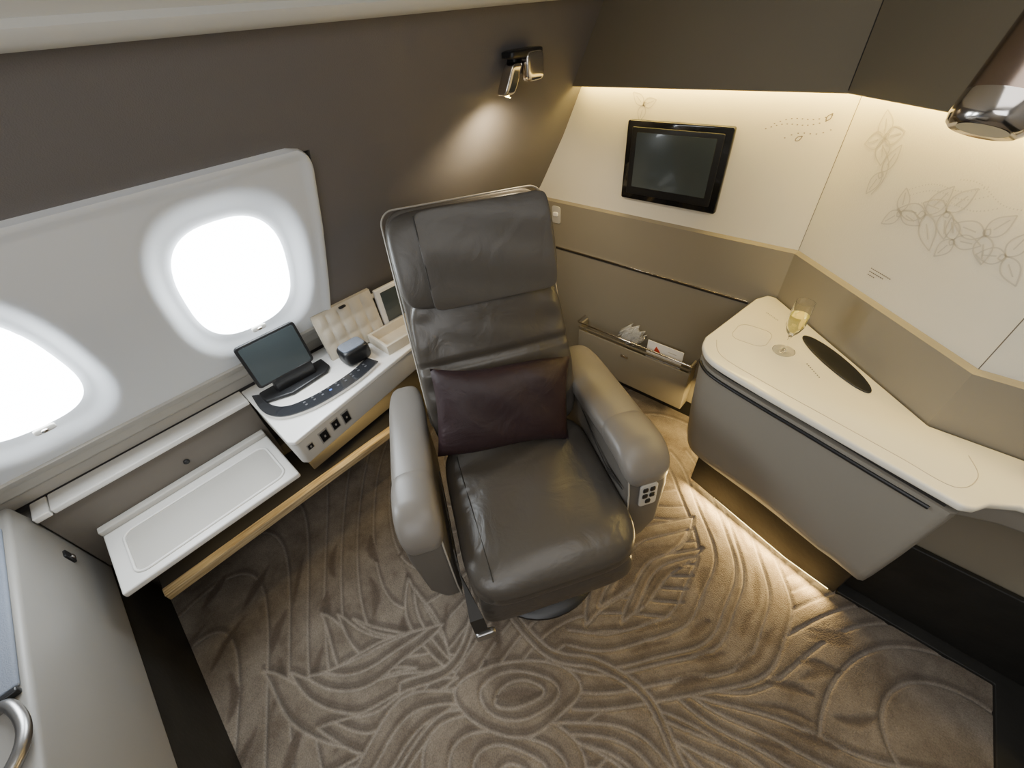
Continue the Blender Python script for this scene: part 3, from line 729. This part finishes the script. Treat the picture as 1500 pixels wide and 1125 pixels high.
# ------------------------------------------------------------ reading lamp near viewpoint
S=empty("reading_lamp",(.05,1.0,1.45),"bronze and chrome cylindrical reading lamp hanging from the upper wall","lamp")
ax3=Vector((.15,.38,.90)).normalized();c0=Vector((.030,.845,1.438))
lathe("lamp_rim",[(.028,.004),(.036,.0),(.041,.004),(.044,.014),(.044,.035),(.0435,.037)],c0,M['chrome'],seg=48,axis=ax3,parent=S,label="chrome lamp rim")
lathe("lamp_shade",[(.0435,0),(.0425,.15),(.040,.165),(.01,.17)],c0+ax3*.037,M['bronze'],seg=48,axis=ax3,parent=S,label="brushed bronze shade")
lathe("lamp_lens",[(.028,0),(.028,.003)],c0+ax3*.0015,M['blackgloss'],seg=32,axis=ax3,parent=S)
tube("lamp_stem",[tuple(c0+ax3*.20),tuple(c0+ax3*.28),(.12,1.225,1.80)],.012,M['bronze'],seg=14,parent=S)
# ------------------------------------------------------------ the armchair
S=empty("armchair",(-.52,.535,0),"grey leather swivel armchair with padded arms and tall headrest","armchair",rotz=math.radians(58.3),local=True)
th=math.radians(20);sn,cs=math.sin(th),math.cos(th)
def bk(u,v,t):return (u,.244+v*sn-t*cs,.5+v*cs+t*sn)
def F(u,f,z):return (u,-f,z)
L=M['leather']
lathe("pedestal",[(.24,.0),(.24,.014),(.225,.024),(.11,.036),(.10,.17)],(0,0,0.001),M['black'],parent=S,label="black swivel pedestal")
prism("seat_frame",[F(*p,0)[:2] for p in rrect(-.262,.262,-.30,.19,.04)],.165,.345,M['armbody'],bevel=.015,parent=S)
def seatdef(p,v):
    x,y,z=p
    f=-y
    if v[2]>0:z+=.010*(1-(x/.25)**2)-.004*math.cos(f*14)
    if f>.16:
        k=(f-.16)/.12;z-=.028*k*k if v[2]>0 else 0
    if v[2]>.3:z+=.003*math.sin(x*34+f*12)*math.exp(-((f-.02)/.09)**2)+.004*math.exp(-((f+.12+x*.3)/.02)**2)
    return [x,y,z]
pad("seat_cushion",(0,-.0,.405),(.262,.285,.064),L,n=5.5,sub=44,deform=seatdef,parent=S)
def seatz(u,f):return .4665+.010*(1-(u/.25)**2)-.004*math.cos(f*14)-(.028*((f-.16)/.12)**2 if f>.16 else 0)
for u in (-.200,):
    tube("seat_seam",[F(u+.01*math.sin(f*5),f,seatz(u,f)) for f in np.linspace(-.2,.245,24)],.0016,M['seam'],seg=6,parent=S)
def legdef(p,v):
    return [p[0],p[1]-(.02*math.cos((p[2]-.27)*12)),p[2]]
pad("leg_rest",(0,-.205,.272),(.245,.045,.085),L,n=5,sub=22,deform=legdef,parent=S)
def nar(w):return 1-.055*min(1,max(0,w-.2)/.25)
def backdef(p,v):
    u,w,t=p
    if v[2]>0:
        t+=.014*(1-(u/.26)**2)-.016*math.exp(-((w-.285)/.011)**2)+.008*math.cos((w-.2)*10)
        t+=.004*math.sin(w*60+u*8)*math.exp(-((abs(u)-.22)/.04)**2)+.003*math.sin(w*40+u*20)*math.exp(-((w-.36)/.05)**2)
        t+=.016*max(0,(abs(u)-.17)/.09)**2
    return [u*nar(w),w,t]
pad("backrest",(0,.235,-.065),(.262,.29,.065),L,n=6,sub=50,deform=backdef,xf=bk,parent=S)
def shelldef(p,v):return [p[0]*nar(p[1]),p[1],p[2]]
pad("back_shell",(-.0,.380,-.115),(.270,.386,.045),M['armbody'],n=9,sub=30,deform=shelldef,xf=bk,parent=S,label="hard taupe back shell")
e=[bk(p[0]*nar(p[1]),p[1],-.072) for p in rrect(-.268,.268,.02,.764,.045,8)]
e2=[]
for i in range(len(e)):
    a=Vector(e[i]);b=Vector(e[(i+1)%len(e)]);k=max(1,int((b-a).length/.05))
    e2+=[a.lerp(b,j/k) for j in range(k)]
tube("shell_piping",e2,.0030,M['piping'],seg=8,closed=True,parent=S,label="pale piping")
def headdef(p,v):
    u,w,t=p
    if v[2]>0:t+=.014*(1-((w-.61)/.15)**2)-.01*(1-(u/.25)**2)
    return [u,w,t]
pad("headrest",(0,.610,-.022),(.246,.142,.052),M['leather2'],n=6,sub=36,deform=headdef,xf=bk,parent=S)
def coverdef(p,v):
    u,w,t=p
    t+=.014*(1-((w-.61)/.15)**2)-.01*(1-(u/.25)**2)+.002*math.sin(w*45+u*12)
    return [u,w,t]
pad("headrest_cover",(.036,.604,.0300),(.196,.142,.0065),M['leather2'],n=14,sub=36,deform=coverdef,xf=bk,parent=S,label="soft leather headrest cover panel")
tube("headrest_seam",[bk(-.158,w,.0335+.014*(1-((w-.61)/.15)**2)-.01*(1-(.17/.25)**2)) for w in np.linspace(.475,.735,14)],.0020,M['seam'],seg=6,parent=S)
def toarm(o,arm):
    o.parent=arm;o.location=Vector(o.location)-Vector(arm.location);return o
for s in (-1,1):
    uo=.405*s;ui=(.262 if s>0 else .292)*s
    prof_=[(-.44,.21),(-.46,.30),(-.455,.575),(-.02,.588),(.085,.580),(.118,.55),(.130,.48),(.145,.30),(.135,.195),(.08,.175)]
    v=[];f=[];n=len(prof_)
    for uu,k in ((ui,0),(uo,1)):
        for (ff,z) in prof_:
            u=uu
            if k==1:u=uu-s*.025*max(0,(-ff)/.46)-s*.05*max(0,(.34-z)/.14)
            v.append(F(u,ff,z))
    f=[tuple(range(n)),tuple(range(2*n-1,n-1,-1))]+[(i,(i+1)%n,n+(i+1)%n,n+i) for i in range(n)]
    arm=mk("arm",v,f,M['armbody'],bevel=.02,seg=4,parent=S,label="taupe padded arm")
    cu=(uo+ui)/2;hw=abs(uo-ui)/2+.007
    def capdef(p,v,s=s):
        u,y,z=p;f_=-y
        u-=s*.016*max(0,(-f_)/.45)
        if f_>.03:z-=.065*((f_-.03)/.11)**2
        z-=.014*(abs(v[0])**2)*(1 if v[0]*s<0 else .5)
        return [u,y,z]
    toarm(pad("arm_cap",(cu,.205,.597),(hw-.002,.265,.030),M['armcap'],n=4.5,sub=26,deform=capdef,label="smooth grey arm pad"),arm)
    toarm(pad("arm_cap",(cu,-.026,.599),(hw,.112,.033),M['armcap'],n=4,sub=26,deform=capdef,label="smooth grey front arm pad"),arm)
    toarm(tube("arm_piping",[F(ui+s*.008,ff,z) for ff,z in ((.116,.545),(.131,.48),(.148,.30),(.138,.192),(.06,.173))],.0028,M['piping'],seg=6),arm)
    if s>0:
        def pf(a,b,c):
            z=.465+b;ff=.1325+(.48-z)*.083
            return F(.335+a,ff+c,z)
        toarm(prism("control_panel",rrect(-.030,.030,-.055,.045,.012),-.003,.004,M['lightgrey'],bevel=.002,xf=pf),arm)
        for k,(a,b) in enumerate(((-.012,.022),(.012,.022),(-.012,-.006),(.012,-.006),(0,-.033))):
            toarm(pad("control_button",pf(a,b,.005),(.009,.003,.010),M['black'],n=4,sub=6),arm)
def strap(name,pts,w,m,th_=.003):
    v=[];f=[]
    for p,wd in pts:
        p=Vector(p);wd=Vector(wd).normalized()*w/2
        v+=[p+wd,p-wd]
    n=len(pts);off=[]
    for i in range(n):
        a=(Vector(pts[min(i+1,n-1)][0])-Vector(pts[max(i-1,0)][0])).normalized();nr=a.cross(Vector(pts[i][1])).normalized()*th_
        off+=[v[2*i]+nr,v[2*i+1]+nr]
    b=len(v);v=v+off
    for i in range(n-1):
        f+=[(2*i,2*i+1,2*i+3,2*i+2),(b+2*i,b+2*i+2,b+2*i+3,b+2*i+1),(2*i,2*i+2,b+2*i+2,b+2*i),(2*i+1,b+2*i+1,b+2*i+3,2*i+3)]
    f+=[(0,b,b+1,1),(2*n-2,2*n-1,b+2*n-1,b+2*n-2)]
    return mk(name,v,f,m,parent=S,label="dark seat belt webbing")
strap("seat_belt",[(F(-.276,-.12,.50),(0,1,0)),(F(-.276,.02,.485),(0,1,.1)),(F(-.276,.14,.46),(0,1,.5)),(F(-.272,.20,.42),(0,1,1)),(F(-.258,.295,.385),(1,0,0)),(F(-.255,.305,.33),(1,0,0)),(F(-.250,.295,.285),(1,0,0))],.038,M['seam'])
strap("seat_belt",[(F(.262,-.22,.53),(0,1,0)),(F(.258,-.10,.50),(0,1,.3)),(F(.252,.02,.485),(0,1,.4)),(F(.255,.10,.50),(0,1,0))],.035,M['seam'])
pad("belt_buckle",F(-.248,.297,.262),(.030,.010,.020),M['satin'],n=5,sub=10,parent=S,label="metal belt buckle")
# ------------------------------------------------------------ pillow
def pillow(name,w,h,tk,origin,ux,vx,nxv,m,**k):
    N_=34;v=[];f=[];o=Vector(origin);ux=Vector(ux);vx=Vector(vx);nv=Vector(nxv)
    for side in (1,-1):
        for i in range(N_+1):
            for j in range(N_+1):
                a=-1+2*j/N_;b=-1+2*i/N_
                uu=a*w*(1-.05*(1-b*b));vv=b*h*(1-.08*(1-a*a))
                t=tk*((1-a**4)*(1-b**4))**.55
                t+=.35*tk*.2*math.sin(a*7+b*5)*(1-a*a)*(1-b*b)
                if side<0:t*=.6
                v.append(o+ux*uu+vx*vv+nv*(side*t)+vx*(.008*math.sin(a*3)))
    b_=(N_+1)**2
    for i in range(N_):
        for j in range(N_):
            q=i*(N_+1)+j;f+=[(q,q+1,q+N_+2,q+N_+1),(b_+q,b_+q+N_+1,b_+q+N_+2,b_+q+1)]
    return mk(name,v,f,m,weld=True,angle=80,**k)
th2=math.radians(24);ch=Matrix.Translation((-.52,.535,0))@Matrix.Rotation(math.radians(58.3),4,'Z');R3=ch.to_3x3()
def Lw(p):return ch@Vector(p)
roll=math.radians(-9)
up_=Vector((0,math.sin(th2),math.cos(th2)));ux_=Vector((1,0,0));nn3=Vector((0,-math.cos(th2),math.sin(th2)))
ux2=ux_*math.cos(roll)+up_*math.sin(roll);up2=up_*math.cos(roll)-ux_*math.sin(roll)
pillow("throw_pillow",.228,.150,.055,Lw((-.018,.215,.640)),R3@ux2,R3@up2,R3@nn3,M['plum'],label="dark plum satin lumbar pillow resting against the armchair back",category="pillow")
# ------------------------------------------------------------ lights
def area(name,loc,rot,sx,sy,e,col,target=None):
    l=bpy.data.lights.new(name,'AREA');l.shape='RECTANGLE';l.size=sx;l.size_y=sy;l.energy=e;l.color=col
    o=bpy.data.objects.new(name,l);o.location=loc
    if target is not None:o.rotation_euler=(Vector(target)-Vector(loc)).to_track_quat('-Z','Y').to_euler()
    else:o.rotation_euler=rot
    COL.objects.link(o);return o
area("ceiling_fill",(.35,.1,2.05),(0,0,0),1.0,1.2,11,(1,.985,.96))  # unseen soft fill added below the ceiling for general brightness
area("rear_fill",(.3,-.9,1.6),None,1.0,.8,12,(.97,.98,1),target=(-.25,.2,.0))  # fill added behind the camera to brighten the room, no doorway modelled
area("toe_kick_light_source",(.062,1.135,.030),None,.56,.016,7,(1,.70,.27),target=(.062-.237*.4,1.135-.972*.4,-.06))
area("pocket_strip_light",(-.30,1.42,.25),(0,0,0),.05,.3,2.2,(1,.72,.28))
area("bench_strip_light",(-1.26,.1,.44),(0,0,0),.03,.9,.9,(1,.76,.36))
s=bpy.data.lights.new("wall_lamp_spot",'SPOT');s.energy=18;s.spot_size=math.radians(150);s.spot_blend=1;s.color=(1,.80,.50);s.shadow_soft_size=.02
so=bpy.data.objects.new("wall_lamp_spot",s);so.location=(lx+.055,1.115+oy,1.395);so.rotation_euler=(Vector((-1.10,1.10,1.0))-Vector(so.location)).to_track_quat('-Z','Y').to_euler();COL.objects.link(so)
w=bpy.data.worlds.new("world");bpy.context.scene.world=w;w.use_nodes=True
w.node_tree.nodes["Background"].inputs[0].default_value=(.7,.8,1,1);w.node_tree.nodes["Background"].inputs[1].default_value=.3
